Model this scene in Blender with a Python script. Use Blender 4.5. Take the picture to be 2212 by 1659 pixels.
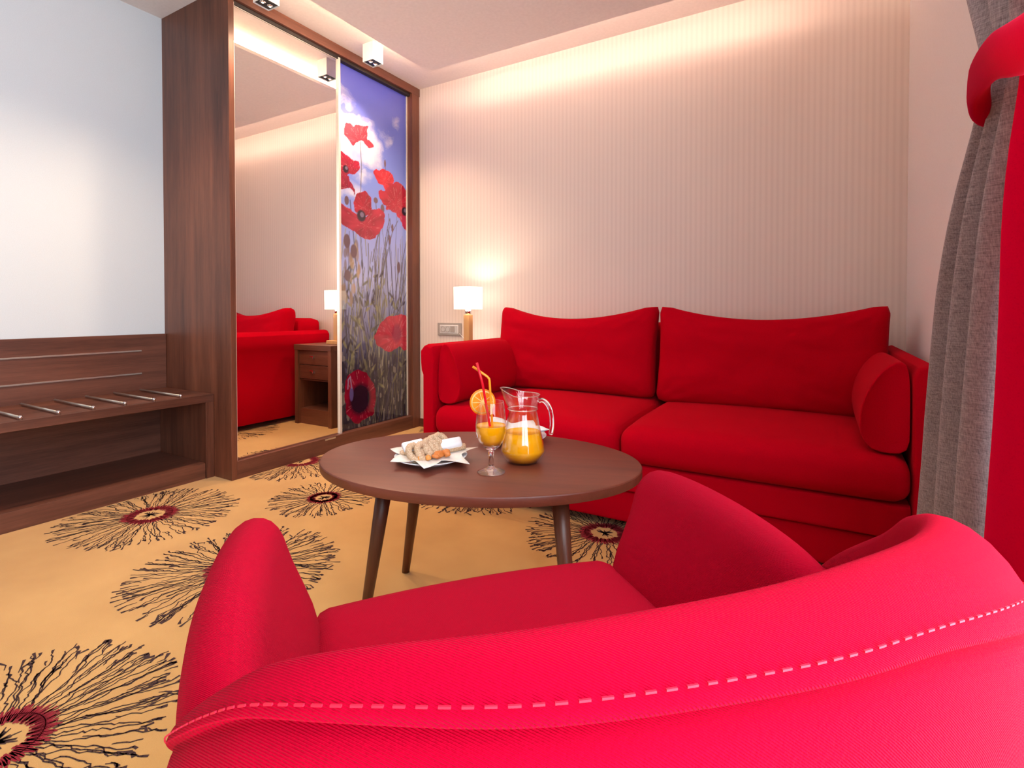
import bpy, bmesh, math, random
import numpy as np
from mathutils import Vector, Matrix, noise
C = bpy.context.scene.collection
for o in list(bpy.data.objects): bpy.data.objects.remove(o)
sc = bpy.context.scene
PI = math.pi
# ------------------------------------------------------------------ camera
cam_data = bpy.data.cameras.new('camera'); cam = bpy.data.objects.new('camera', cam_data); C.objects.link(cam)
cam_data.sensor_width = 36; cam_data.lens = 1133.0/2212*36
cam_data.shift_y = -(829.5-687.5)/2212
cam_data.clip_start = 0.01
cam.location = (2.5631, -3.0305, 0.8683)
cam.rotation_euler = (PI/2-0.0159, 0, 0.5291)
sc.camera = cam
# ------------------------------------------------------------------ world and light
sc.view_settings.view_transform = 'Standard'; sc.view_settings.look = 'None'
sc.view_settings.exposure = 0.45; sc.view_settings.gamma = 1.0
sc.view_settings.use_curve_mapping = False
W = bpy.data.worlds.new('world'); sc.world = W; W.use_nodes = True
bg = W.node_tree.nodes['Background']; bg.inputs[0].default_value = (0.78, 0.90, 1.0, 1); bg.inputs[1].default_value = 6.5
def light(name, kind, loc, energy, color, rot=(0,0,0), **kw):
    d = bpy.data.lights.new(name, kind); d.energy = energy; d.color = color
    for k, v in kw.items(): setattr(d, k, v)
    o = bpy.data.objects.new(name, d); C.objects.link(o); o.location = loc; o.rotation_euler = rot
    return o
WARM = (1.0, 0.72, 0.48); WARMW = (1.0, 0.82, 0.66)
# portal at the window opening: it only guides sampling of the sky outside
for n, loc, rot, sx, sy in (('window_daylight', (3.07,-3.125,1.29), (0, PI/2, 0), 2.38, 2.35),):
    l = light(n, 'AREA', loc, 1, (1,1,1), rot, shape='RECTANGLE', size=sx, size_y=sy)
    l.data.cycles.is_portal = True
# lamps of the room
light('table_lamp_bulb', 'POINT', (0.585,-0.215,0.953), 12.0, WARMW, shadow_soft_size=0.03)
for y in (-0.647, -1.371, -2.095):
    light('spotlight_beam', 'SPOT', (0.175, y, 2.383), 42, WARM, (0,0,0), spot_size=math.radians(120), spot_blend=0.8, shadow_soft_size=0.02)
# ------------------------------------------------------------------ helpers
def s2l(c):
    return tuple(((v/255)/12.92 if v/255 <= .04045 else ((v/255+.055)/1.055)**2.4) for v in c)
def link(o, parent=None):
    C.objects.link(o)
    if parent: o.parent = parent
    return o
def mesh_obj(name, verts, faces, mat=None, parent=None, smooth=False, loc=None):
    me = bpy.data.meshes.new(name); me.from_pydata([tuple(v) for v in verts], [], faces); me.update()
    bm = bmesh.new(); bm.from_mesh(me); bmesh.ops.recalc_face_normals(bm, faces=bm.faces); bm.to_mesh(me); bm.free()
    if mat: me.materials.append(mat)
    if smooth:
        for p in me.polygons: p.use_smooth = True
    o = bpy.data.objects.new(name, me); link(o, parent)
    if loc: o.location = loc
    return o
def bm_obj(name, bm, mat=None, parent=None, smooth=False):
    bmesh.ops.recalc_face_normals(bm, faces=bm.faces)
    me = bpy.data.meshes.new(name); bm.to_mesh(me); bm.free()
    if mat: me.materials.append(mat)
    if smooth:
        for p in me.polygons: p.use_smooth = True
    return link(bpy.data.objects.new(name, me), parent)
def thing(name, label, cat, loc=(0,0,0), rotz=0, group=None):
    o = bpy.data.objects.new(name, None); C.objects.link(o); o.empty_display_size = .1
    o.location = loc; o.rotation_euler = (0,0,rotz); o['label'] = label; o['category'] = cat
    if group: o['group'] = group
    return o
def tag(o, label, cat, group=None):
    o['label'] = label; o['category'] = cat
    if group: o['group'] = group
    return o
def struct(o): o['kind'] = 'structure'; return o
def bevel(o, w=.002, seg=2):
    m = o.modifiers.new('bevel', 'BEVEL'); m.width = w; m.segments = seg; m.limit_method = 'ANGLE'; return o
def subsurf(o, n=2):
    m = o.modifiers.new('subdiv', 'SUBSURF'); m.levels = n; m.render_levels = n; return o
def box(name, a, b, mat, parent=None, bev=.0015):
    (x0,y0,z0), (x1,y1,z1) = a, b
    v = [(x,y,z) for x in (x0,x1) for y in (y0,y1) for z in (z0,z1)]
    f = [(0,1,3,2),(4,6,7,5),(0,4,5,1),(2,3,7,6),(0,2,6,4),(1,5,7,3)]
    o = mesh_obj(name, v, f, mat, parent)
    if bev: bevel(o, bev)
    return o
def lathe(name, prof, mat, parent=None, n=48, loc=None, close=False, sx=1, sy=1):
    v, f = [], []
    m = len(prof)
    for i in range(n):
        a = 2*PI*i/n
        for r, z in prof: v.append((r*math.cos(a)*sx, r*math.sin(a)*sy, z))
    rng = m if close else m-1
    for i in range(n):
        j = (i+1) % n
        for k in range(rng):
            k2 = (k+1) % m
            f.append((i*m+k, j*m+k, j*m+k2, i*m+k2))
    me = bpy.data.meshes.new(name); me.from_pydata(v, [], f)
    bm = bmesh.new(); bm.from_mesh(me); bmesh.ops.remove_doubles(bm, verts=bm.verts, dist=1e-6)
    o = bm_obj(name, bm, mat, parent, True)
    bpy.data.meshes.remove(me)
    if loc: o.location = loc
    return o
def tube(name, pts, r, mat, parent=None, n=10, caps=True):
    pts = [Vector(p) for p in pts]; v, f = [], []
    rs = r if isinstance(r, (list, tuple)) else [r]*len(pts)
    prev = None
    for i, p in enumerate(pts):
        t = (pts[min(i+1, len(pts)-1)]-pts[max(i-1, 0)]).normalized()
        if prev is None: u = t.orthogonal().normalized()
        else: u = (prev - t*prev.dot(t)).normalized()
        prev = u; w = t.cross(u)
        for k in range(n):
            a = 2*PI*k/n; v.append(p+(u*math.cos(a)+w*math.sin(a))*rs[i])
    for i in range(len(pts)-1):
        for k in range(n): f.append((i*n+k, i*n+(k+1) % n, (i+1)*n+(k+1) % n, (i+1)*n+k))
    if caps: f.append(tuple(range(n))); f.append(tuple(range((len(pts)-1)*n, len(pts)*n)))
    return mesh_obj(name, v, f, mat, parent, True)
def smooth_path(pts, n=8):
    out = []; P = [Vector(p) for p in pts]; P = [P[0]*2-P[1]]+P+[P[-1]*2-P[-2]]
    for i in range(1, len(P)-2):
        for k in range(n):
            t = k/n; a, b, c, d = P[i-1], P[i], P[i+1], P[i+2]
            out.append(.5*((2*b)+(c-a)*t+(2*a-5*b+4*c-d)*t*t+(3*b-a-3*c+d)*t**3))
    out.append(P[-2]); return out
def grid_cube(n):
    """unit cube [-1,1]^3 subdivided n times; returns verts, faces"""
    bm = bmesh.new(); bmesh.ops.create_cube(bm, size=2)
    bmesh.ops.subdivide_edges(bm, edges=bm.edges, cuts=n, use_grid_fill=True)
    v = [x.co.copy() for x in bm.verts]; f = [[y.index for y in x.verts] for x in bm.faces]; bm.verts.index_update()
    f = [[y.index for y in x.verts] for x in bm.faces]
    bm.free(); return v, f
GV, GF = grid_cube(15)
def round_box(name, ctr, half, r, mat, parent=None, warp=None):
    """box with rounded edges of radius r; warp(x,y,z in -1..1, p) -> p"""
    hx, hy, hz = half; out = []
    for q in GV:
        s = [math.sin(c*PI/2)*.35+c*.65 for c in q]
        p = Vector((s[0]*hx, s[1]*hy, s[2]*hz))
        c = Vector((max(-(hx-r), min(hx-r, p.x)), max(-(hy-r), min(hy-r, p.y)), max(-(hz-r), min(hz-r, p.z))))
        d = p-c
        if d.length > 1e-9: p = c+d.normalized()*r if sum(abs(k) > 1e-9 for k in d) > 1 else p
        if warp: p = warp(p.x/hx, p.y/hy, p.z/hz, p)
        out.append(p+Vector(ctr))
    return mesh_obj(name, out, GF, mat, parent, True)
def loft(name, rings, mat, parent=None, closed_ring=True, caps=True, smooth=True):
    n = len(rings[0]); v = [p for r in rings for p in r]; f = []
    for i in range(len(rings)-1):
        for k in range(n if closed_ring else n-1):
            k2 = (k+1) % n; f.append((i*n+k, i*n+k2, (i+1)*n+k2, (i+1)*n+k))
    if caps and closed_ring: f.append(tuple(range(n))); f.append(tuple(range((len(rings)-1)*n, len(rings)*n)))
    return mesh_obj(name, v, f, mat, parent, smooth)

# ------------------------------------------------------------------ materials
class NT:
    def __init__(s, name):
        s.m = bpy.data.materials.new(name); s.m.use_nodes = True; s.t = s.m.node_tree
        s.b = s.t.nodes['Principled BSDF']; s.out = s.t.nodes['Material Output']
        s.tc = s.t.nodes.new('ShaderNodeTexCoord')
    def n(s, typ, **kw):
        o = s.t.nodes.new(typ)
        for k, v in kw.items():
            if hasattr(o, k): setattr(o, k, v)
            else: o.inputs[k.replace('_', ' ')].default_value = v
        return o
    def l(s, a, b): s.t.links.new(a, b)
    def mapping(s, scale, rot=(0,0,0), coord='Object'):
        m = s.n('ShaderNodeMapping'); m.inputs['Scale'].default_value = scale; m.inputs['Rotation'].default_value = rot
        s.l(s.tc.outputs[coord], m.inputs[0]); return m.outputs[0]
    def noise(s, vec, scale, detail=3, rough=.5):
        o = s.n('ShaderNodeTexNoise'); o.inputs['Scale'].default_value = scale; o.inputs['Detail'].default_value = detail; o.inputs['Roughness'].default_value = rough
        s.l(vec, o.inputs['Vector']); return o.outputs[0]
    def ramp(s, fac, stops):
        r = s.n('ShaderNodeValToRGB'); e = r.color_ramp.elements
        while len(e) < len(stops): e.new(.5)
        for i, (p, c) in enumerate(stops): e[i].position = p; e[i].color = (*c, 1)
        s.l(fac, r.inputs[0]); return r.outputs[0]
    def bump(s, h, strength=.3, dist=.002):
        b = s.n('ShaderNodeBump'); b.inputs['Strength'].default_value = strength; b.inputs['Distance'].default_value = dist
        s.l(h, b.inputs['Height']); s.l(b.outputs[0], s.b.inputs['Normal'])
    def set(s, **kw):
        for k, v in kw.items():
            i = s.b.inputs[k.replace('_', ' ')]
            i.default_value = (*v, 1) if isinstance(v, tuple) and len(v) == 3 and i.type == 'RGBA' else v
        return s
def plain(name, col, rough=.5, bumpy=None, **kw):
    t = NT(name); c = s2l(col); t.set(Roughness=rough, **kw)
    v = t.mapping((1,1,1)); n = t.noise(v, 60 if not bumpy else bumpy[0])
    d = .94; t.l(t.ramp(n, [(.3, tuple(x*d for x in c)), (.7, c)]), t.b.inputs['Base Color'])
    if bumpy: t.bump(n, bumpy[1], .001)
    return t.m
def wood(name, dark, light_, axis='z', rough=.42, fine=1.0):
    t = NT(name); t.set(Roughness=rough)
    sc_ = {'x': (1.2,22,22), 'y': (22,1.2,22), 'z': (22,22,1.2)}[axis]
    v = t.mapping(sc_); a = t.noise(v, 1.0, 6, .62)
    v2 = t.mapping(tuple(k*9*fine for k in sc_)); b = t.noise(v2, 1.0, 4, .6)
    v3 = t.mapping(tuple((k/6 if k > 5 else k*.7) for k in sc_)); c3 = t.noise(v3, 1.0, 2, .5)
    m = t.n('ShaderNodeMath', operation='MULTIPLY_ADD'); t.l(b, m.inputs[0]); m.inputs[1].default_value = .45; t.l(a, m.inputs[2])
    m2 = t.n('ShaderNodeMath', operation='MULTIPLY_ADD'); t.l(c3, m2.inputs[0]); m2.inputs[1].default_value = .7; t.l(m.outputs[0], m2.inputs[2])
    m3 = t.n('ShaderNodeMath', operation='MULTIPLY'); t.l(m2.outputs[0], m3.inputs[0]); m3.inputs[1].default_value = .48
    t.l(t.ramp(m3.outputs[0], [(.34, s2l(dark)), (.68, s2l(light_))]), t.b.inputs['Base Color'])
    t.bump(b, .12, .0005); return t.m
M = {}
M['walnut_v'] = wood('walnut_vertical_grain', (66,32,22), (134,80,58), 'z')
M['walnut_h'] = wood('walnut_lengthwise_grain', (64,33,24), (128,78,60), 'y')
M['walnut_x'] = wood('walnut_cross_grain', (66,34,24), (128,76,56), 'x')
M['table_wood'] = wood('stained_table_wood', (92,42,28), (124,62,44), 'x', .42, 1.5)
M['leg_wood'] = wood('stained_leg_wood', (66,34,22), (108,62,42), 'z', .38)
M['lamp_wood'] = wood('light_beech_wood', (186,132,78), (214,164,106), 'z', .4)
M['white_wall'] = plain('white_painted_wall', (216,224,230), .75, (300,.05))
M['pale_wall'] = plain('pale_painted_wall', (244,236,233), .75, (300,.05))
M['taupe_wall'] = plain('taupe_painted_wall', (150,132,124), .75, (300,.05))
M['ceiling'] = plain('matt_ceiling_paint', (240,232,229), .8)
M['alu'] = plain('brushed_aluminium', (205,200,192), .3, Metallic=.85)
M['door_trim'] = plain('champagne_metal_trim', (232,222,208), .35, Metallic=.25)
M['chrome'] = plain('polished_chrome', (225,225,228), .12, Metallic=1.0)
M['dark_gap'] = plain('dark_track_recess', (38,28,26), .6)
M['white_metal'] = plain('white_powder_coat', (240,236,232), .4)
M['black_plastic'] = plain('black_plastic', (20,20,20), .4)
M['grey_plastic'] = plain('grey_socket_plastic', (168,158,150), .4)
M['silver_plastic'] = plain('silver_socket_plastic', (200,196,192), .3)
M['porcelain'] = plain('white_porcelain', (238,240,244), .12)
M['napkin'] = plain('cream_paper_napkin', (238,232,224), .85, (120,.15))
M['paper'] = plain('white_sugar_paper', (240,242,248), .6, (90,.3))
def fabric(name, col, rib=2.2, ang=.7, strength=.5, sheen=.35, lint=True):
    t = NT(name); c = s2l(col); t.set(Roughness=.85, Sheen_Weight=sheen, Sheen_Roughness=.35, Sheen_Tint=(1.0,.6,.68))
    t.b.inputs['Specular IOR Level'].default_value = .03
    v = t.mapping((1,1,1), (0,0,0))
    # twill: fine diagonal ribs broken up by noise
    w = t.n('ShaderNodeTexWave'); w.bands_direction = 'DIAGONAL'; w.inputs['Scale'].default_value = 2*PI/10/(max(rib,.1)*.001); w.inputs['Distortion'].default_value = .8; w.inputs['Detail'].default_value = 2; w.inputs['Detail Scale'].default_value = 3
    t.l(v, w.inputs['Vector'])
    n = t.noise(v, 420, 2); ad = t.n('ShaderNodeMath', operation='ADD'); t.l(w.outputs['Fac'] if rib else n, ad.inputs[0]); t.l(n, ad.inputs[1])
    n2 = t.noise(v, 9, 3)
    mx = t.ramp(ad.outputs[0], [(.35, tuple(x*.82 for x in c)), (.95, tuple(min(1, x*1.08) for x in c))])
    t.l(mx, t.b.inputs['Base Color']); t.bump(ad.outputs[0], strength, .0006)
    return t.m
M['red_sofa'] = fabric('red_sofa_fabric', (176,0,24), 0, strength=.25, sheen=.02)
M['red_chair'] = fabric('red_armchair_twill', (184,0,38), 1.9, strength=1.0, sheen=.025)
M['red_curtain'] = fabric('red_curtain_cloth', (206,0,64), 0, strength=.15, sheen=.04)
def translucent(m, col, k):
    t = m.node_tree; b = t.nodes['Principled BSDF']; o = t.nodes['Material Output']
    tr = t.nodes.new('ShaderNodeBsdfTranslucent'); tr.inputs[0].default_value = (*s2l(col), 1); mx = t.nodes.new('ShaderNodeMixShader'); mx.inputs[0].default_value = k
    t.links.new(b.outputs[0], mx.inputs[1]); t.links.new(tr.outputs[0], mx.inputs[2]); t.links.new(mx.outputs[0], o.inputs['Surface'])
translucent(M['red_curtain'], (215,0,72), .35)
def grey_cloth():
    t = NT('grey_melange_curtain'); t.set(Roughness=.9, Sheen_Weight=.1)
    a = t.noise(t.mapping((1,1,14)), 45, 5, .7); b = t.noise(t.mapping((8,8,1)), 60, 4, .7)
    m = t.n('ShaderNodeMath', operation='ADD'); t.l(a, m.inputs[0]); t.l(b, m.inputs[1])
    m2 = t.n('ShaderNodeMath', operation='MULTIPLY'); t.l(m.outputs[0], m2.inputs[0]); m2.inputs[1].default_value = .5
    t.l(t.ramp(m2.outputs[0], [(.36, s2l((106,94,97))), (.62, s2l((182,168,169)))]), t.b.inputs['Base Color'])
    t.bump(m2.outputs[0], .3, .001); return t.m
M['grey_curtain'] = grey_cloth()
def wallpaper():
    t = NT('striped_wallpaper'); t.set(Roughness=.62)
    v = t.mapping((1,1,1))
    w = t.n('ShaderNodeTexWave'); w.bands_direction = 'X'; w.wave_profile = 'SIN'
    w.inputs['Scale'].default_value = PI*2/20/.027; w.inputs['Distortion'].default_value = .0
    t.l(v, w.inputs['Vector'])
    w2 = t.n('ShaderNodeTexWave'); w2.bands_direction = 'X'; w2.inputs['Scale'].default_value = PI*2/20/.108; w2.inputs['Phase Offset'].default_value = 1.0
    t.l(v, w2.inputs['Vector'])
    n = t.noise(t.mapping((60,60,700)), 1, 2)
    a = t.n('ShaderNodeMath', operation='MULTIPLY_ADD'); t.l(n, a.inputs[0]); a.inputs[1].default_value = .25; t.l(w.outputs['Fac'], a.inputs[2])
    a2 = t.n('ShaderNodeMath', operation='MULTIPLY_ADD'); t.l(w2.outputs['Fac'], a2.inputs[0]); a2.inputs[1].default_value = .12; t.l(a.outputs[0], a2.inputs[2])
    t.l(t.ramp(a2.outputs[0], [(.1, s2l((224,207,196))), (1.0, s2l((232,216,205)))]), t.b.inputs['Base Color'])
    t.bump(a2.outputs[0], .10, .001); return t.m
M['wallpaper'] = wallpaper()
def carpet():
    t = NT('ochre_carpet_pile'); t.set(Roughness=.95, Sheen_Weight=.2)
    v = t.mapping((1,1,1)); n = t.noise(v, 2.2, 4, .6); f = t.noise(v, 700, 2, .7)
    m = t.n('ShaderNodeMath', operation='MULTIPLY_ADD'); t.l(f, m.inputs[0]); m.inputs[1].default_value = .5; t.l(n, m.inputs[2])
    t.l(t.ramp(m.outputs[0], [(.45, s2l((184,134,64))), (1.0, s2l((212,164,92)))]), t.b.inputs['Base Color'])
    t.bump(f, .5, .002); return t.m
M['carpet'] = carpet()
M['carpet_brown'] = plain('dark_brown_carpet_yarn', (62,36,36), .95, (600,.4))
M['carpet_red'] = plain('burgundy_carpet_yarn', (138,14,34), .95, (600,.4))
def glassm(name):
    t = NT(name); t.set(Roughness=0.0); t.b.inputs['Transmission Weight'].default_value = 1.0; t.b.inputs['IOR'].default_value = 1.45
    t.set(Base_Color=(1,1,1)); return t.m
M['glass'] = glassm('clear_glass')
def thin_glass():
    t = NT('thin_clear_glass'); g = t.n('ShaderNodeBsdfGlossy'); g.inputs['Roughness'].default_value = .01; g.inputs['Color'].default_value = (1,1,1,1)
    tr = t.n('ShaderNodeBsdfTransparent'); tr.inputs['Color'].default_value = (.995,.995,.995,1); lw = t.n('ShaderNodeLayerWeight'); lw.inputs['Blend'].default_value = .5
    pw = t.n('ShaderNodeMath', operation='POWER'); t.l(lw.outputs['Facing'], pw.inputs[0]); pw.inputs[1].default_value = 3.2
    f = t.n('ShaderNodeMath', operation='MULTIPLY_ADD'); t.l(pw.outputs[0], f.inputs[0]); f.inputs[1].default_value = .9; f.inputs[2].default_value = .05
    mx = t.n('ShaderNodeMixShader'); t.l(f.outputs[0], mx.inputs[0]); t.l(tr.outputs[0], mx.inputs[1]); t.l(g.outputs[0], mx.inputs[2]); t.l(mx.outputs[0], t.out.inputs['Surface'])
    return t.m
M['thin_glass'] = thin_glass()
def stem_glass():
    t = NT('stem_glass'); g = t.n('ShaderNodeBsdfGlass'); g.inputs['IOR'].default_value = 1.4; g.inputs['Roughness'].default_value = 0
    tr = t.n('ShaderNodeBsdfTransparent'); mx = t.n('ShaderNodeMixShader'); mx.inputs[0].default_value = .85
    t.l(tr.outputs[0], mx.inputs[1]); t.l(g.outputs[0], mx.inputs[2]); t.l(mx.outputs[0], t.out.inputs['Surface']); return t.m
M['stem_glass'] = stem_glass()
t = NT('mirror_silver'); t.set(Metallic=1.0, Roughness=.0, Base_Color=(.93,.90,.86)); M['mirror'] = t.m
def juice():
    t = NT('orange_juice'); t.set(Roughness=.25, Base_Color=s2l((255,180,0))); return t.m
M['juice'] = juice()
M['red_straw'] = plain('red_straw_plastic', (232,16,40), .3)
M['orange_straw'] = plain('orange_straw_plastic', (250,160,40), .3)
M['orange_rind'] = plain('orange_rind', (252,140,4), .45, (400,.3))
M['orange_pith'] = plain('orange_pith', (252,214,130), .6)
M['orange_flesh'] = plain('orange_flesh', (254,146,8), .3, (150,.4))
def shade_mat():
    t = NT('glowing_lamp_shade'); t.set(Roughness=.8, Base_Color=(.9,.87,.82)); t.set(Emission_Color=(1.0,.86,.72), Emission_Strength=2.2); return t.m
M['shade'] = shade_mat()
def emis(name, col, s):
    t = NT(name); t.set(Base_Color=col, Emission_Color=col, Emission_Strength=s); return t.m
M['led'] = emis('warm_led_strip', (1.0,.74,.60), 32.0)
M['led_strong'] = emis('warm_led_strip_wardrobe', (1.0,.74,.50), 62.0)
M['spot_led'] = emis('spotlight_led', (1.0,.85,.65), 12.0)

# ------------------------------------------------------------------ room shell
RX, LX, FY, CZ = 2.915, -0.63, -4.9, 2.5
struct(box('floor', (LX-.1,FY-.1,-.1), (RX+.1,.1,0), M['carpet'], bev=0))
struct(box('wall_back', (LX-.1,0,0), (RX+.1,.1,CZ+.1), M['wallpaper'], bev=0))
struct(box('wall_left', (LX-.1,FY,0), (LX,0,CZ), M['white_wall'], bev=0))
def wall_with_hole(name, axis, at, th, lo, hi, hlo, hhi, z0, z1, mat):
    """wall in plane axis=at with one rectangular opening, built as a single mesh"""
    bm = bmesh.new()
    def bx(a, b, za, zb):
        v = []
        for w in (a, b):
            for d in (at, at+th):
                for z in (za, zb): v.append(bm.verts.new((d, w, z) if axis == 'x' else (w, d, z)))
        for q in [(0,1,3,2),(4,6,7,5),(0,4,5,1),(2,3,7,6),(0,2,6,4),(1,5,7,3)]: bm.faces.new([v[i] for i in q])
    bx(lo, hlo, 0, CZ); bx(hhi, hi, 0, CZ); bx(hlo, hhi, 0, z0); bx(hlo, hhi, z1, CZ)
    return struct(bm_obj(name, bm, mat))
wall_with_hole('wall_right', 'x', RX, .14, FY, 0, -4.3, -1.95, .1, 2.48, M['pale_wall'])
struct(box('wall_front', (LX-.1,FY-.1,0), (RX+.1,FY,CZ), M['taupe_wall'], bev=0))
struct(box('ceiling', (LX-.1,FY-.1,CZ), (RX+.1,.1,CZ+.1), M['ceiling'], bev=0))
cp = struct(box('ceiling_panel', (.35,-3.9,2.42), (2.55,-.33,2.44), M['ceiling'], bev=0)); cp.name = 'trim_1'
# upstand ring that hangs the dropped panel from the ceiling, set well back from its edge
struct(box('trim_2', (.62,-3.6,2.44), (2.3,-.62,2.5), M['ceiling'], bev=0))
for i, (a, b) in enumerate((((.395,-.385,2.459),(2.50,-.375,2.473)), ((.395,-1.50,2.459),(.405,-.385,2.473)), ((2.50,-3.85,2.462),(2.51,-.385,2.470)))):
    o = box('led_strip', a, b, M['led'] if i != 1 else M['led_strong'], bev=0)
    tag(o, ('warm glowing light strip hidden above the dropped ceiling edge along the sofa wall',
            'warm glowing light strip hidden above the dropped ceiling edge along the wardrobe',
            'warm glowing light strip hidden above the dropped ceiling edge at the curtain side')[i], 'light strip')
for nm, a, b in (('baseboard_back', (0,-.012,0), (RX,0,.06)), ('baseboard_right', (RX-.012,-2.0,0), (RX,-.012,.06))):
    struct(box(nm, a, b, M['walnut_x']))
# window beside the curtain
for nm, ax in (('window_1','x'),):
    bm = bmesh.new()
    def fr(a, b):
        v = [bm.verts.new((x,y,z)) for x in (a[0],b[0]) for y in (a[1],b[1]) for z in (a[2],b[2])]
        for q in [(0,1,3,2),(4,6,7,5),(0,4,5,1),(2,3,7,6),(0,2,6,4),(1,5,7,3)]: bm.faces.new([v[i] for i in q])
    if ax == 'x':
        x0, x1 = RX+.05, RX+.10; lo, hi, z0, z1 = -4.3, -1.95, .1, 2.48
        for y in (lo, (lo+hi)/2-.03, hi-.06): fr((x0,y,z0),(x1,y+.06,z1))
        for z in (z0, z1-.06): fr((x0,lo,z),(x1,hi,z+.06))
    struct(bm_obj(nm, bm, M['white_metal']))

# carpet flowers, woven motifs lying in the floor
def flower(cx, cy, R, seed, hole=.27):
    rnd = random.Random(seed); V, F = [], []; V2, F2 = [], []
    def inside(p):
        x, y = p
        if y > -.02 or x < LX+.02 or x > RX: return False
        if x < 0.004 and y > -1.47: return False
        if x < -.148 and y < -1.44: return False
        return True
    def rib(pts, ws, V, F, z):
        for i in range(len(pts)-1):
            a, b = Vector(pts[i]), Vector(pts[i+1])
            if not (inside(a) and inside(b)): continue
            d = (b-a); 
            if d.length < 1e-6: continue
            n = Vector((-d.y, d.x)).normalized(); k = len(V); e = d.normalized()*.0008
            for p, w in ((a-e, ws[i]), (b+e, ws[i+1])):
                V.append((p.x+n.x*w, p.y+n.y*w, z)); V.append((p.x-n.x*w, p.y-n.y*w, z))
            F.append((k, k+1, k+3, k+2))
    def P(r, a): return (cx+r*math.cos(a), cy+r*math.sin(a))
    N = int(84*R/.33)
    def ray(a, r0, depth):
        r = r0; pts = [P(r, a)]; ws = [.0010]
        end = R*(rnd.uniform(.86, 1.0) if rnd.random() < .8 else rnd.uniform(.6,.85)); aa = a; amp = rnd.uniform(.2, 1.0)*.35
        ph = rnd.uniform(0, 6); step = R*.028
        forked = depth
        while r < end:
            r += step*rnd.uniform(.7, 1.2); k = r/R
            aa += rnd.gauss(0, .010)/max(k,.3) + math.sin(ph+r*45/R*.33)*.008*amp/max(k,.3)
            if abs(aa-a) > .07: aa = a+.07*(1 if aa > a else -1)
            pts.append(P(r, aa)); ws.append(.0011+.0007*rnd.random())
            if forked < 2 and k > .42 and rnd.random() < .10:
                forked = 2; ray(aa+rnd.choice((-1, 1))*.035, r, 2)
        ws[-1] = rnd.choice((.0015, .003, .0045)); 
        if len(ws) > 2: ws[-2] = ws[-1]*.9
        rib(pts, ws, V, F, .0008)
    for i in range(N): ray(2*PI*(i+rnd.uniform(-.3,.3))/N, R*hole*1.05, 0)
    for i in range(int(N*.9)):   # short outer strokes
        a = rnd.uniform(0, 2*PI); r0 = R*rnd.uniform(.72,.9); L = R*rnd.uniform(.05,.16)
        rib([P(r0, a), P(r0+L*.5, a+rnd.uniform(-.03,.03)), P(r0+L, a+rnd.uniform(-.05,.05))], [.001, .0015, rnd.uniform(.002,.005)], V, F, .0010)
    for i in range(26):          # dark star in the middle
        a = rnd.uniform(0, 2*PI); rib([P(.002, a), P(R*rnd.uniform(.04,.13), a+rnd.uniform(-.2,.2))], [.003,.0012], V, F, .0010)
    for i in range(110):         # ragged burgundy ring
        a = 2*PI*i/110; rib([P(R*hole*rnd.uniform(.56,.72), a+rnd.uniform(-.05,.05)), P(R*hole*.88, a), P(R*hole*rnd.uniform(1.02,1.2), a+rnd.uniform(-.05,.05))], [.0025,.0035,.002], V2, F2, .0016)
    if not V: return
    me = bpy.data.meshes.new('carpet_flower'); me.from_pydata(V+V2, [], F+[tuple(q+len(V) for q in f) for f in F2])
    me.materials.append(M['carpet_brown']); me.materials.append(M['carpet_red'])
    for i, p in enumerate(me.polygons): p.material_index = 0 if i < len(F) else 1
    link(bpy.data.objects.new('carpet_flower', me), bpy.data.objects['floor'])
for i, (x, y, r) in enumerate([(.127,-1.898,.335),(.007,-1.058,.345),(.593,-1.386,.243),(.88,-1.985,.33),(1.144,-2.66,.33),(1.10,-.85,.42),
                  (1.85,-1.10,.315),(.36,.06,.33),(1.95,-3.2,.33),(.25,-3.0,.34),(1.7,-4.0,.33),(.5,-3.9,.25),(2.4,-2.0,.3),(1.6,-3.3,.0)]):
    if r: flower(x, y, r, i+3)

# ------------------------------------------------------------------ wardrobe
w = thing('sliding_wardrobe', 'built-in walnut wardrobe with sliding mirror door and poppy print door', 'wardrobe', (0,0,0))
box('side_panel', (LX,-1.462,0), (0,-1.432,CZ), M['walnut_v'], w)
box('top_rail', (-.02,-1.432,2.443), (0,0,CZ), M['walnut_h'], w)
box('right_stile', (-.06,-.085,0), (0,-.006,2.443), M['walnut_v'], w)
box('plinth', (-.06,-1.432,0), (0,-.085,.092), M['walnut_h'], w)
box('door_track', (-.06,-1.432,2.425), (-.02,-.085,2.5), M['dark_gap'], w)
box('carcass_back', (LX,-1.432,0), (LX+.02,-.006,CZ), M['dark_gap'], w)
clip = box('metal_plate', (0,-.88,.078), (.002,-.80,.088), M['alu'], w); clip['label'] = 'small silver metal plate on the plinth'
# mirror door on the front track
md = box('mirror_door', (-.036,-1.428,.094), (-.030,-.745,2.43), M['mirror'], w, bev=0); md['label'] = 'full-height mirror door'
for y0, y1 in ((-1.432,-1.419), (-.747,-.731)):
    box('door_stile', (-.045,y0,.092), (-.018,y1,2.436), M['door_trim'], md, .001)
box('door_edge', (-.04,-1.418,2.422), (-.028,-.75,2.436), M['door_trim'], md, .001)
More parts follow.
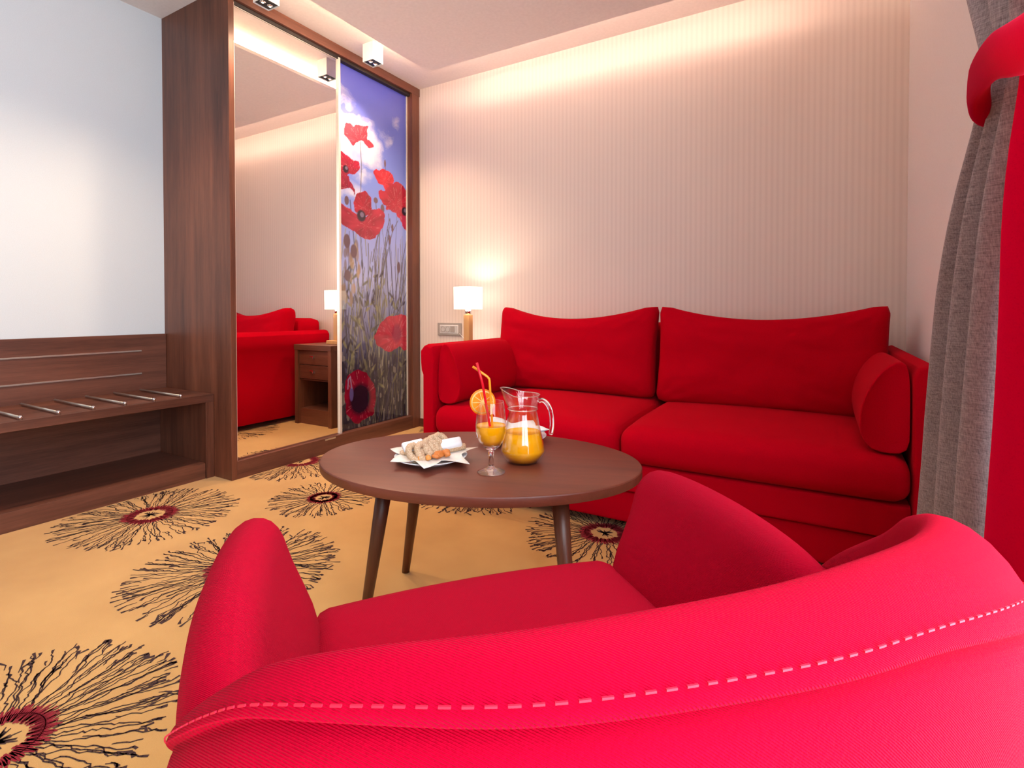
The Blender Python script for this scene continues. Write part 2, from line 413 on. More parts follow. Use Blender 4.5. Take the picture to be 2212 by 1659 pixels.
# poppy print, painted point by point on a fine grid (flat photographic print)
def pip(poly, X, Y):
    ins = np.zeros(X.shape, bool); n = len(poly)
    for i in range(n):
        x1, y1 = poly[i]; x2, y2 = poly[(i+1) % n]
        if y1 == y2: continue
        c = ((y1 > Y) != (y2 > Y)) & (X < (x2-x1)*(Y-y1)/(y2-y1)+x1); ins ^= c
    return ins
def segd(X, Y, a, b):
    ax, ay = a; bx_, by = b; dx, dy = bx_-ax, by-ay; L = dx*dx+dy*dy+1e-12
    t = np.clip(((X-ax)*dx+(Y-ay)*dy)/L, 0, 1); return np.hypot(X-ax-t*dx, Y-ay-t*dy)
def vnoise(X, Y, s, seed):
    r = np.random.RandomState(seed); G = r.rand(64, 64); x = X*s; y = Y*s
    xi = np.floor(x).astype(int); yi = np.floor(y).astype(int); fx = x-xi; fy = y-yi; fx = fx*fx*(3-2*fx); fy = fy*fy*(3-2*fy)
    g = lambda i, j: G[i % 64, j % 64]
    return (g(xi,yi)*(1-fx)+g(xi+1,yi)*fx)*(1-fy)+(g(xi,yi+1)*(1-fx)+g(xi+1,yi+1)*fx)*fy
SH = {'P1': [(-0.67, 1.987), (-0.657, 2.05), (-0.621, 2.068), (-0.595, 2.052), (-0.569, 2.076), (-0.516, 2.088), (-0.472, 2.085), (-0.483, 2.017), (-0.45, 2.01), (-0.419, 1.993), (-0.428, 1.964), (-0.461, 1.961), (-0.505, 1.986), (-0.559, 1.971), (-0.601, 1.94), (-0.632, 1.951)], 'P2': [(-0.72, 1.865), (-0.653, 1.863), (-0.602, 1.841), (-0.555, 1.836), (-0.552, 1.805), (-0.571, 1.76), (-0.624, 1.742), (-0.72, 1.737)], 'P3': [(-0.72, 1.729), (-0.644, 1.732), (-0.614, 1.695), (-0.591, 1.652), (-0.599, 1.615), (-0.634, 1.648), (-0.72, 1.64)], 'P4a': [(-0.599, 1.516), (-0.593, 1.596), (-0.551, 1.636), (-0.497, 1.659), (-0.452, 1.639), (-0.439, 1.6), (-0.448, 1.532), (-0.498, 1.5), (-0.563, 1.498)], 'P4b': [(-0.72, 1.532), (-0.635, 1.522), (-0.594, 1.493), (-0.498, 1.491), (-0.442, 1.541), (-0.385, 1.563), (-0.326, 1.535), (-0.314, 1.485), (-0.35, 1.421), (-0.397, 1.381), (-0.42, 1.349), (-0.51, 1.347), (-0.616, 1.386), (-0.72, 1.423)], 'P5': [(-0.415, 1.803), (-0.365, 1.833), (-0.3, 1.846), (-0.251, 1.827), (-0.231, 1.793), (-0.239, 1.765), (-0.289, 1.703), (-0.337, 1.728), (-0.383, 1.744)], 'P6': [(-0.378, 1.678), (-0.355, 1.695), (-0.313, 1.694), (-0.264, 1.751), (-0.189, 1.786), (-0.125, 1.762), (-0.072, 1.728), (-0.032, 1.69), (-0.033, 1.517), (-0.1, 1.534), (-0.165, 1.525), (-0.216, 1.552), (-0.29, 1.575), (-0.349, 1.624)], 'P7': [(-0.139, 1.555), (-0.033, 1.544), (-0.033, 1.417), (-0.1, 1.445), (-0.159, 1.499)], 'P8': [(-0.418, 0.686), (-0.398, 0.725), (-0.353, 0.78), (-0.284, 0.82), (-0.176, 0.832), (-0.101, 0.818), (-0.083, 0.757), (-0.038, 0.73), (-0.045, 0.652), (-0.103, 0.577), (-0.178, 0.599), (-0.25, 0.578), (-0.32, 0.587), (-0.382, 0.62)], 'P9': [(-0.674, 0.366), (-0.659, 0.432), (-0.599, 0.468), (-0.538, 0.473), (-0.486, 0.445), (-0.455, 0.394), (-0.417, 0.333), (-0.406, 0.259), (-0.434, 0.159), (-0.52, 0.131), (-0.582, 0.123), (-0.651, 0.181), (-0.679, 0.277)], 'C1': [(-0.72, 2.1), (-0.631, 2.12), (-0.526, 2.093), (-0.449, 2.1), (-0.393, 2.05), (-0.353, 1.978), (-0.394, 1.933), (-0.336, 1.889), (-0.417, 1.836), (-0.506, 1.84), (-0.581, 1.806), (-0.72, 1.859)], 'C2': [(-0.72, 2.248), (-0.63, 2.25), (-0.6, 2.205), (-0.641, 2.184), (-0.72, 2.193)], 'C3': [(-0.561, 1.787), (-0.496, 1.793), (-0.463, 1.743), (-0.518, 1.715), (-0.571, 1.744)], 'C4': [(-0.624, 1.693), (-0.561, 1.674), (-0.497, 1.598), (-0.614, 1.577), (-0.72, 1.626)], 'C5': [(-0.34, 2.095), (-0.299, 2.077), (-0.225, 2.089), (-0.238, 2.047), (-0.269, 2.03), (-0.311, 2.057)], 'C6': [(-0.224, 2.237), (-0.174, 2.218), (-0.161, 2.186), (-0.206, 2.186)]}
STEMS = [[(-0.54, 1.977), (-0.53, 1.818), (-0.538, 1.647)], [(-0.312, 1.88), (-0.306, 1.82)], [(-0.402, 1.60), (-0.391, 1.51)], [(-0.361, 1.529), (-0.386, 1.366), (-0.41, 1.213), (-.41,.9)],
 [(-0.278, 1.542), (-0.272, 1.448), (-0.328, 1.219), (-.34,.8)], [(-0.184, 1.509), (-0.242, 1.418), (-0.304, 1.221), (-.33,.8)], [(-0.081, 1.42), (-0.134, 1.235), (-.2,.8)], [(-0.254, 1.451), (-0.266, 1.51), (-0.29, 1.446), (-0.34, 1.218), (-.37,.9)],
 [(-.178,1.15),(-.21,1.0),(-.23,.8)], [(-.04,1.1),(-.15,.9),(-.22,.82)]]
HEADS = [(-0.312, 1.886,.010,.030), (-0.338, 1.567,.020,.035), (-0.402, 1.615,.022,.022), (-0.657, 1.569,.020,.032), (-0.241, 1.448,.012,.032), (-0.267, 1.363,.012,.035), (-0.657, 1.31,.03,.05), (-0.178, 1.174,.018,.045), (-.60,1.25,.03,.05), (-.654,1.09,.03,.04)]
def paint_print(y0, y1, z0, z1, step):
    ny = int((y1-y0)/step)+1; nz = int((z1-z0)/step)+1
    ys = np.linspace(y0, y1, ny); zs = np.linspace(z0, z1, nz); Y, Z = np.meshgrid(ys, zs)
    L = lambda c: np.array(s2l(c))
    col = np.zeros(Y.shape+(3,))
    stops = [(0.0,(38,32,38)),(.5,(60,56,68)),(.78,(120,124,156)),(1.05,(172,180,222)),(1.35,(150,162,222)),(1.7,(118,138,214)),(2.05,(98,112,196)),(2.43,(78,84,186))]
    for c in range(3): col[..., c] = np.interp(Z, [s[0] for s in stops], [L(s[1])[c] for s in stops])
    n1 = vnoise(Y, Z, 9, 1)*.5+vnoise(Y, Z, 22, 2)*.3+vnoise(Y, Z, 50, 3)*.2
    wy = Y+(vnoise(Y, Z, 14, 4)-.5)*.07+(vnoise(Y, Z, 40, 14)-.5)*.03; wz = Z+(vnoise(Y, Z, 14, 5)-.5)*.07+(vnoise(Y, Z, 40, 15)-.5)*.03
    cl = np.zeros(Y.shape)
    for k in ('C1','C2','C3','C4','C5','C6'):
        for dy in (-.022,0,.022):
            for dz in (-.022,0,.022):
                cl = cl+pip([(a,b) for a,b in SH[k]], wy+dy, wz+dz)/9.0
    cl = np.clip(cl, 0, 1)*(.25+.8*n1); cl = np.clip(cl, 0, 1)[..., None]; col = col*(1-cl)+L((226,222,226))*cl
    def put(mask, c, a=1.0):
        m = (mask*a)[..., None]; np.copyto(col, col*(1-m)+np.asarray(c)*m)
    r = random.Random(5)
    # grass and stems of the meadow
    for i in range(260):
        t = r.random(); top = .35+1.1*(r.random()**1.6)+(.15 if t < .3 else 0)
        yb = r.uniform(y0, y1); bot = max(.1, top-r.uniform(.3,.7)); yt = yb+r.uniform(-.10,.12); w0 = r.uniform(.002,.005)
        ym = (yb+yt)/2+r.uniform(-.02,.02); zm = (bot+top)/2
        c = r.choice([(96,92,84),(70,66,70),(132,128,96),(54,46,60),(150,148,124),(88,84,110)])
        lo = z0 if bot < .15 else bot
        i0, i1 = np.searchsorted(zs, lo-.02), np.searchsorted(zs, top+.02)
        sy, sz = Y[i0:i1], Z[i0:i1]
        if sy.size == 0: continue
        d = np.minimum(segd(sy, sz, (yb,bot), (ym,zm)), segd(sy, sz, (ym,zm), (yt,top)))
        m = np.clip(1.3-d/w0, 0, 1)[..., None]*.85; col[i0:i1] = col[i0:i1]*(1-m)+L(c)*m
    for i in range(150):   # leaves
        z = r.uniform(.3,1.15); y = r.uniform(y0, y1); a = r.uniform(.5,2.6); l = r.uniform(.03,.09)
        if z > .95 and y > -.3: continue
        c = r.choice([(104,104,78),(80,76,70),(60,54,60),(140,138,100)])
        i0, i1 = np.searchsorted(zs, z-.1), np.searchsorted(zs, z+.12); sy, sz = Y[i0:i1], Z[i0:i1]
        ey, ez = y+math.cos(a)*l, z+math.sin(a)*l; d = segd(sy, sz, (y,z), (ey,ez))
        tt = np.clip(((sy-y)*(ey-y)+(sz-z)*(ez-z))/l/l, 0, 1); m = np.clip(1.4-d/(.009*np.sin(.25+tt*2.7)+.001), 0, 1)[..., None]*.9
        col[i0:i1] = col[i0:i1]*(1-m)+L(c)*m
    # dark mass low down
    dk = np.clip((.62-Z)/.25, 0, 1)*(vnoise(Y, Z*.35, 60, 8) > .30)*.85*np.clip(.4+vnoise(Y, Z, 6, 9), 0, 1); put(dk, L((46,38,48)))
    li = (Z < .6)*(vnoise(Y, Z*.3, 60, 11) > .80)*.5; put(li, L((150,144,132)))
    # seed heads, backlit at the left
    for i in range(22):
        y = r.uniform(-.72,-.55); z = r.uniform(.92,1.32); a, b = r.uniform(.010,.020), r.uniform(.03,.055)
        put(np.clip(2.2-2*(((Y-y)/a)**2+((Z-z)/b)**2), 0, 1), L(r.choice([(150,124,100),(176,150,116),(122,100,92)])), .75)
    for st in STEMS:
        for a, b in zip(st[:-1], st[1:]):
            put(np.clip(1.5-segd(Y, Z, a, b)/.0032, 0, 1), L((92,84,92)), .9)
    for (y, z, a, b) in HEADS:
        put(np.clip(3-3*(((Y-y)/a)**2+((Z-z)/b)**2), 0, 1), L((104,80,88)))
    py = Y+(vnoise(Y, Z, 30, 6)-.5)*.022; pz = Z+(vnoise(Y, Z, 30, 7)-.5)*.022
    cols = {'P1':(216,58,78),'P2':(170,28,58),'P3':(164,30,62),'P4a':(176,32,56),'P4b':(182,42,66),'P5':(214,48,62),'P6':(190,36,60),'P7':(186,44,80),'P8':(204,58,76),'P9':(150,14,48)}
    def flatten(poly, n=4):
        P = [Vector((*q, 0)) for q in poly]; P = P+[P[0]]; out = []
        for i in range(len(P)-1):
            a, b, c, d = P[i-1 if i else -2], P[i], P[i+1], P[(i+2) if i+2 < len(P) else 1]
            for k in range(n):
                t = k/n; q = .5*((2*b)+(c-a)*t+(2*a-5*b+4*c-d)*t*t+(3*b-a-3*c+d)*t**3); out.append((q.x, q.y))
        return out
    for k, c in cols.items():
        poly = flatten(SH[k]); m = pip(poly, py, pz).astype(float)
        ctr = np.mean(np.array(SH[k]), 0); ang = np.arctan2(Z-ctr[1]+.03, Y-ctr[0]); rad = np.hypot(Y-ctr[0], Z-ctr[1])
        v = .75+.38*vnoise(ang*1.2+3, rad*2, 7, hash(k) % 97 if 0 else ord(k[1])) + .22*(vnoise(Y, Z, 26, ord(k[1])+5)-.5)+.25*(vnoise(Y, Z, 11, ord(k[1])+9)-.5)
        m3 = m[..., None]; col[:] = col*(1-m3)+(L(c)*.8*v[..., None])*m3
        hl = m*(vnoise(ang*2.2+9, rad*3, 9, ord(k[1])+31) > .82)*.22; put(hl, L((240,150,160)))
    for (y, z, rr) in ((-.664,1.767,.026),(-.533,1.49,.042),(-.113,1.586,.034)):
        put(np.clip(2.2-2*((Y-y)**2+(Z-z)**2)/rr**2, 0, 1), L((44,26,44))); put(np.clip(2.5-3*((Y-y-.006)**2+(Z-z-.008)**2)/(rr*.5)**2, 0, 1), L((110,96,120)))
    put(np.clip(2.0-1.6*(((Y+.55)/.095)**2+((Z-.28)/.105)**2), 0, 1), L((36,14,34)))
    put(np.clip(1.6-1.2*(((Y+.20)/.05)**2+((Z-.70)/.07)**2), 0, 1), L((140,34,70)), .7)
    put(np.clip(3-3*(((Y+.625)/.018)**2+((Z-.322)/.05)**2), 0, 1), L((92,78,130)))
    for a, b in (((-.655,.36),(-.65,.42)),((-.65,.42),(-.635,.435)),((-.635,.435),(-.622,.36))): put(np.clip(1.5-segd(Y, Z, a, b)/.004, 0, 1), L((150,130,160)))
    verts = [(-.05, float(Y[i,j]), float(Z[i,j])) for i in range(nz) for j in range(ny)]
    faces = [(i*ny+j, i*ny+j+1, (i+1)*ny+j+1, (i+1)*ny+j) for i in range(nz-1) for j in range(ny-1)]
    me = bpy.data.meshes.new('poppy_print'); me.from_pydata(verts, [], faces)
    at = me.color_attributes.new('print', 'FLOAT_COLOR', 'POINT')
    d = np.ones((ny*nz, 4), np.float32); d[:, :3] = np.clip(col, 0, 1).reshape(-1, 3); at.data.foreach_set('color', d.ravel())
    t = NT('poppy_photo_print'); t.set(Roughness=.03); t.b.inputs['Specular IOR Level'].default_value = .7
    a = t.n('ShaderNodeAttribute'); a.attribute_name = 'print'; t.l(a.outputs['Color'], t.b.inputs['Base Color']); me.materials.append(t.m)
    return bpy.data.objects.new('poppy_print', me)
pd = box('poppy_door', (-.060,-.735,.092), (-.0505,-.087,2.43), M['dark_gap'], w, bev=0); pd['label'] = 'sliding door with glossy print of red poppies under a blue sky'
pr = link(paint_print(-.734,-.096,.094,2.428,.004), pd)
box('door_stile', (-.058,-.097,.092), (-.044,-.086,2.43), M['door_trim'], pd, .001)
box('door_stile', (-.058,-.736,.092), (-.046,-.728,2.43), M['door_trim'], pd, .001)

# ------------------------------------------------------------------ ceiling spotlights over the wardrobe
for i, (y, lab) in enumerate(((-.647,'white square twin spotlight on the ceiling above the poppy print door'), (-1.371,'white square twin spotlight on the ceiling above the mirror door, cut by the top edge'),
                              (-2.095,'white square twin spotlight on the ceiling above the luggage bench'))):
    s = thing('ceiling_spotlight', lab, 'spotlight', (.175, y, 2.5), 0, 'twin spotlights along the wardrobe ceiling')
    h = mesh_obj('housing', [(x,yy,z) for x in (-.043,.043) for yy in (-.043,.043) for z in (-.11,0)], [(0,1,3,2),(4,6,7,5),(0,4,5,1),(2,3,7,6),(1,5,7,3)], M['white_metal'], s)
    box('lamp_recess', (-.040,-.040,-.104), (.040,.040,-.100), M['black_plastic'], s, 0)
    for dy in (-.02, .02):
        o = lathe('lens', [(0,-.1105),(.006,-.1105),(.014,-.108),(.0145,-.104),(0,-.104)], M['chrome'], s, 16); o.location = (0,dy,0)
        b = lathe('bulb', [(0,-.112),(.005,-.112),(.006,-.1105),(0,-.1105)], M['spot_led'], o, 12)
    h2 = None

# ------------------------------------------------------------------ luggage bench
bn = thing('luggage_bench', 'low walnut luggage bench against the white wall with metal rods on top', 'bench', (-.39,-2.25,0))
bn_off = (.39, 2.25, 0)
def bb(name, a, b, mat, parent=bn, bev=.0012):
    return box(name, tuple(a[i]+bn_off[i] for i in range(3)), tuple(b[i]+bn_off[i] for i in range(3)), mat, parent, bev)
bb('bench_top', (-.61,-3.1,.393), (-.15,-1.464,.432), M['walnut_h'])
bb('side_post', (-.155,-1.505,0), (-.15+.0,-1.464,.393), M['walnut_v'])
bb('side_panel', (-.61,-1.50,0), (-.156,-1.464,.393), M['walnut_v'])
bb('side_panel', (-.61,-3.10,0), (-.15,-3.07,.393), M['walnut_v'])
bb('bottom_shelf', (-.61,-3.07,.06), (-.17,-1.502,.079), M['walnut_h'])
bb('plinth', (-.169,-3.07,0), (-.155,-1.507,.079), M['walnut_h'])
bk = bb('back_panel', (-.628,-3.1,.0), (-.612,-1.464,.735), M['walnut_h'])
for z in (.524, .647): 
    o = bb('metal_inlay', (-.6121,-3.05,z-.004), (-.607,-1.59,z+.004), M['alu'], bk, .001)
for i in range(12):
    y = -1.617-.1215*i
    r_ = thing('x', '', '') if 0 else None
    o = tube('metal_rod', [(-.565+.39, y+2.25, .441), (-.172+.39, y+2.25, .441)], .0055, M['alu'], bn, 12)
    e = lathe('end_cap', [(0,-.009),(.0075,-.009),(.008,0),(.0075,.006),(.004,.008),(0,.008)], M['chrome'], o, 14); e.location = (-.170+.39, y+2.25, .441)

# ------------------------------------------------------------------ sofa
SX0, SX1 = .985, 2.812
sf = thing('red_sofa', 'long red fabric sofa along the striped wallpaper wall', 'sofa', (1.9,-.55,0))
def SO(p): return (p[0]-1.9, p[1]+.55, p[2])
def rbx(name, a, b, r, mat, parent, warp=None, off=SO):
    a, b = off(a), off(b); c = [(a[i]+b[i])/2 for i in range(3)]; h = [abs(b[i]-a[i])/2 for i in range(3)]
    return round_box(name, c, h, r, mat, parent, warp)
RS = M['red_sofa']
rbx('front_panel', (SX0,-1.062,.162), (SX1,-.3,.272), .012, RS, sf)
rbx('base_panel', (SX0,-1.045,.035), (SX1,-.3,.160), .012, RS, sf)
rbx('backrest', (SX0,-.27,.05), (SX1,-.03,.80), .05, RS, sf)
for i, (x0, x1) in enumerate(((SX0+.002,1.893), (1.897,SX1-.002))):
    def cw(u, v, s, p):
        if s > 0: p.z += .018*(1-u*u)*(1-v*v)
        if v < 0: p.z -= .016*max(0, -v-.4)*(s > 0)
        if v < -.5: p.y -= .008*(1-s*s)
        return p
    rbx('seat_cushion', (x0,-1.085,.272), (x1,-.28,.425), .055, RS, sf, cw)
# arms: slim slab with an overhanging rounded pad along the outer top
def arm(name, xi, xo, sgn):
    prof = [(xi,.04),(xi,.60),(xi,.665),(xi+sgn*.012,.695),(xi+sgn*.045,.705),(xo+sgn*.012-sgn*.02,.698),(xo+sgn*.013,.675),(xo+sgn*.011,.62),(xo+sgn*.007,.585),(xo-sgn*.004,.565),(xo-sgn*.004,.30),(xo-sgn*.004,.04)]
    rings = []
    for y, s in ((-1.045,.85),(-1.062,.93),(-1.068,1)) if 0 else ((-1.072,.0),(-1.066,.6),(-1.05,1),(-.5,1),(-.04,1),(-.022,.6),(-.018,0)):
        cx = (xi+xo)/2; rg = []
        for x, z in prof:
            k = .86+.14*s; rg.append(SO((cx+(x-cx)*k, y, .04+(z-.04)*(.985+.015*s))))
        rings.append(rg)
    o = loft(name, rings, RS, sf); bevel(o, .006, 2); return o
arm('armrest', .985, .915, -1); arm('armrest', 2.812, 2.878, 1)
for x in (.96, 2.84):
    for y in (-.98, -.1):
        o = tube('foot', [SO((x,y,.0)), SO((x,y,.045))], .02, M['black_plastic'], sf, 14)
# loose back cushions
def pillow(name, c, hw, hh, ht, tilt, mat, label, sagtop=.10, seed=1, corner=.0, pinch=.30):
    n = 36; V = []; F = []
    def P(u, v, side):
        e = max(0, (1-abs(u)**3.6))*max(0, (1-abs(v)**3.2)); t = ht*(e**pinch)
        x = u*hw*(1-.030*(1-v*v)); 
        z = v*hh
        if v > 0: z -= v**1.5*hh*sagtop*(1-abs(u)**2.0)
        else: z -= v*hh*.03*(1-u*u)
        cr = max(0, abs(u)-.86)*max(0, abs(v)-.80)/.028; x *= 1-.03*cr; z *= 1-.07*cr
        nz = noise.noise(Vector((u*2.3+seed*7, v*2.1, side*3.0)))*.012
        nz += abs(noise.noise(Vector((u*1.6+seed*3, v*6.5+u*3, side*2.0))))*-.010
        # creases fanning from the corners
        ca = 0
        for cu in (-1, 1):
            for cv in (-1, 1):
                dd = math.hypot(u-cu, v-cv); an = math.atan2(v-cv, u-cu)
                ca += math.sin(an*14+seed)*.011*math.exp(-dd*3.0)
        return Vector((x, side*(t+(nz+ca)*min(1, e*3)), z))
    for side in (-1, 1):
        for j in range(n+1):
            for i in range(n+1):
                u = math.sin((i/n*2-1)*PI/2)*.5+(i/n*2-1)*.5; v = math.sin((j/n*2-1)*PI/2)*.5+(j/n*2-1)*.5
                V.append(P(u, v, side))
    m = (n+1)**2
    for s in (0, 1):
        for j in range(n):
            for i in range(n):
                a = s*m+j*(n+1)+i; F.append((a, a+1, a+n+2, a+n+1) if s == 0 else (a, a+n+1, a+n+2, a+1))
    me = bpy.data.meshes.new(name); me.from_pydata(V, [], F); bm = bmesh.new(); bm.from_mesh(me); bmesh.ops.remove_doubles(bm, verts=bm.verts, dist=1e-5)
    bpy.data.meshes.remove(me)
    # soft rounded corners at the seam
    o = bm_obj(name, bm, mat, None, True); o.location = c; o.rotation_euler = (tilt, 0, 0); return o
o = pillow('back_cushion', (1.405,-.385,.660), .465, .245, .115, -.17, RS, '', .36, 1)
tag(o, 'large loose red back cushion on the left half of the sofa, nearer the lamp', 'cushion', 'red sofa back cushions')
o = pillow('back_cushion', (2.345,-.385,.655), .482, .250, .115, -.17, RS, '', .34, 2)
tag(o, 'large loose red back cushion on the right half of the sofa, nearer the curtain', 'cushion', 'red sofa back cushions')
# side bolsters: quarter-round blocks leaning on the arms
def bolster(x_out, sgn, label):
    # profile from arm side (u=0) inwards, (u, z)
    prof = [(0,.425),(.05,.418),(.105,.425),(.130,.47),(.132,.53),(.118,.60),(.088,.66),(.05,.700),(.018,.712),(0,.69),(0,.6),(0,.5)]
    rings = []
    for y, k in ((-1.035,.90),(-1.045,.96),(-1.04,1.0),(-1.0,1.0),(-.85,1.0),(-.7,.99),(-.55,.97),(-.45,.94),(-.44,.8)):
        rg = []
        for u, z in prof:
            uu = .06+(u-.06)*k; zz = .56+(z-.56)*k
            rg.append((x_out+sgn*(uu+.004), y+(.02 if z > .66 else 0), zz))
        rings.append(rg)
    o = loft('side_cushion', rings, RS); subsurf(o, 1); 
    tag(o, label, 'cushion', 'red sofa side cushions'); return o
bolster(.985, 1, 'thick red side cushion against the left sofa arm, beside the lamp')
bolster(2.812, -1, 'thick red side cushion against the right sofa arm, beside the curtain')

# ------------------------------------------------------------------ nightstand and lamp
ns = thing('nightstand', 'small walnut bedside cabinet with two drawers between wardrobe and sofa', 'nightstand', (.64,-.2,0))
def nb(name, a, b, mat, parent=ns, bev=.001): return box(name, (a[0]-.64,a[1]+.2,a[2]), (b[0]-.64,b[1]+.2,b[2]), mat, parent, bev)
nb('top', (.435,-.41,.565), (.845,-.005,.605), M['walnut_x'])
nb('side_panel', (.437,-.405,0), (.472,-.01,.565), M['walnut_v']); nb('side_panel', (.808,-.405,0), (.843,-.01,.565), M['walnut_v'])
nb('back_panel', (.472,-.03,0), (.808,-.01,.565), M['walnut_v'])
nb('shelf', (.472,-.38,.10), (.808,-.03,.118), M['walnut_x']); nb('plinth', (.472,-.38,0), (.808,-.365,.10), M['walnut_x'])
nb('divider', (.472,-.385,.335), (.808,-.03,.345), M['walnut_x'])
for z0, z1 in ((.348,.452), (.456,.562)):
    d = nb('drawer', (.474,-.392,z0), (.806,-.05,z1), M['walnut_x'])
    nb('handle', (.622,-.412,z0+.062), (.662,-.403,z0+.068), M['chrome'], d); nb('handle', (.638,-.404,z0+.045), (.646,-.391,z0+.068), M['chrome'], d)
lp = thing('table_lamp', 'glowing table lamp with white shade and square beech post beside the sofa', 'lamp', (.585,-.215,.605))
box('base', (-.07,-.05,0), (.07,.05,.028), M['lamp_wood'], lp, .003)
box('post', (-.022,-.022,.028), (.022,.022,.232), M['lamp_wood'], lp, .002)
lathe('chrome_collar', [(0,.232),(.019,.232),(.019,.275),(0,.275)], M['chrome'], lp, 24)
lathe('lamp_shade', [(.092,.268),(.093,.268),(.094,.412),(.093,.412),(.0915,.412),(.0915,.268)], M['shade'], lp, 48, close=True)
lathe('bulb', [(0,.30),(.012,.30),(.025,.335),(.022,.36),(.01,.372),(0,.374)], M['shade'], lp, 16)
tube('cable', [(.0,.04,.01),(-.03,.10,.02),(-.13,.16,.05),(-.22,.205,.095)], .002, M['white_metal'], lp, 6)
# wall socket
so = thing('wall_socket', 'silver-grey double power socket plate on the striped wallpaper left of the lamp', 'socket', (.275,-.001,.730))
box('frame', (-.105,-.010,-.045), (.105,0,.045), M['grey_plastic'], so, .003)
box('insert_frame', (-.082,-.012,-.030), (.080,-.009,.030), M['white_metal'], so, .001)
box('insert', (-.078,-.0135,-.025), (.076,-.011,.026), M['silver_plastic'], so, .001)
for x in (-.052, -.010):
    o = lathe('outlet', [(0,-.004),(.016,-.004),(.018,.002),(.020,.002),(.021,0),(0,-.006)], M['grey_plastic'], so, 24); o.location = (x,-.0135,0); o.rotation_euler = (PI/2,0,0)
box('switch', (.014,-.0155,-.021), (.052,-.013,.022), M['grey_plastic'], so, .001)

# ------------------------------------------------------------------ coffee table
TC = (1.73,-1.80); TA = math.atan2(.334,.943)
tb = thing('coffee_table', 'oval dark-stained coffee table on slim round splayed legs', 'table', (*TC,0), TA)
prof_t = [(0,.450),(.985,.450),(.996,.4485),(1,.446),(1,.428),(.996,.425),(.985,.424),(0,.424)]
v = []; f = []; n = 96; m = len(prof_t)
for i in range(n):
    a = 2*PI*i/n
    for r, z in prof_t: v.append((r*.455*math.cos(a), r*.312*math.sin(a), z))
for i in range(n):
    j = (i+1) % n
    for k in range(m-1): f.append((i*m+k, j*m+k, j*m+k+1, i*m+k+1))
me = bpy.data.meshes.new('t'); me.from_pydata(v, [], f); bm = bmesh.new(); bm.from_mesh(me); bmesh.ops.remove_doubles(bm, verts=bm.verts, dist=1e-6)
o = bm_obj('tabletop', bm, M['table_wood'], tb, True)
o.data.set_sharp_from_angle(angle=.5) if hasattr(o.data, 'set_sharp_from_angle') else None
Minv = Matrix.Rotation(-TA, 3, 'Z')
LEGS = [((1.49,-1.765),(1.387,-1.718)), ((1.560,-1.985),(1.486,-2.0)), ((2.012,-1.855),(2.062,-1.885)), ((1.885,-1.605),(1.925,-1.585))]
for (tx, ty), (bx_, by) in LEGS:
    a = Minv @ Vector((tx-TC[0], ty-TC[1], 0)); b = Minv @ Vector((bx_-TC[0], by-TC[1], 0))
    tube('leg', [(b.x,b.y,0),(a.x*.5+b.x*.5,a.y*.5+b.y*.5,.21),(a.x,a.y,.424)], [.0125,.0175,.022], M['leg_wood'], tb, 20)

# ------------------------------------------------------------------ things on the table
TZ = .450
def napkin_mesh(name, R, npts, seed, zc, lift, mat, parent=None, rot=0):
    """square paper napkins laid crosswise: star outline with drooping points"""
    rnd = random.Random(seed); V = [(0,0,zc)]; F = []; rings = 7; seg = npts*8
    amp = [rnd.uniform(.75,1.15) for _ in range(npts)]; ll = [rnd.uniform(-1,1) for _ in range(npts)]
    for r in range(1, rings+1):
        k = r/rings
        for s in range(seg):
            a = 2*PI*s/seg+rot; ph = (s % 8)/8; idx = (s//8) % npts; tip = abs(ph-.5)*2  # 0 at tip centre
            tipf = 1-tip; out = .70+.42*tipf**1.5*amp[idx]
            rr = R*k*(1+(out-1)*k**1.5)
            z = zc+lift*k**2.2*(.5+.5*tipf*ll[idx])+.003*math.sin(a*7+seed)*k
            V.append((rr*math.cos(a), rr*math.sin(a), z))
    for s in range(seg): F.append((0, 1+s, 1+(s+1) % seg))
    for r in range(rings-1):
        for s in range(seg):
            a = 1+r*seg; F.append((a+s, a+(s+1) % seg, a+seg+(s+1) % seg, a+seg+s))
    o = mesh_obj(name, V, F, mat, parent, True); md_ = o.modifiers.new('s','SOLIDIFY'); md_.thickness = .0006; return o
def plate(x, y, R, label):
    p = lathe('plate', [(0,.004),(R*.5,.003),(R*.55,0),(R*.6,0),(R*.62,.003),(R*.85,.010),(R,.016),(R*1.003,.0175),(R*.99,.018),(R*.84,.0125),(R*.6,.007),(0,.007)], M['porcelain'], None, 56)
    p.location = (x, y, TZ); return tag(p, label, 'plate')
pc = (1.638,-1.893)
plate(pc[0], pc[1], .100, 'round white plate of biscuits and nuts on the left of the table')
nk = napkin_mesh('napkin', .122, 7, 4, .012, .020, M['napkin'], None, .3); nk.location = (pc[0]+.004, pc[1], TZ+.003); tag(nk, 'cream paper napkin with pointed corners under the biscuits', 'napkin')
p2 = (1.715,-1.575)
plate(p2[0], p2[1], .108, 'white plate behind the juice jug near the sofa')
nk2 = napkin_mesh('napkin', .118, 5, 9, .012, .045, M['paper'], None, .9); nk2.location = (p2[0], p2[1], TZ+.003); tag(nk2, 'white paper napkin with raised corners on the plate behind the jug', 'napkin')
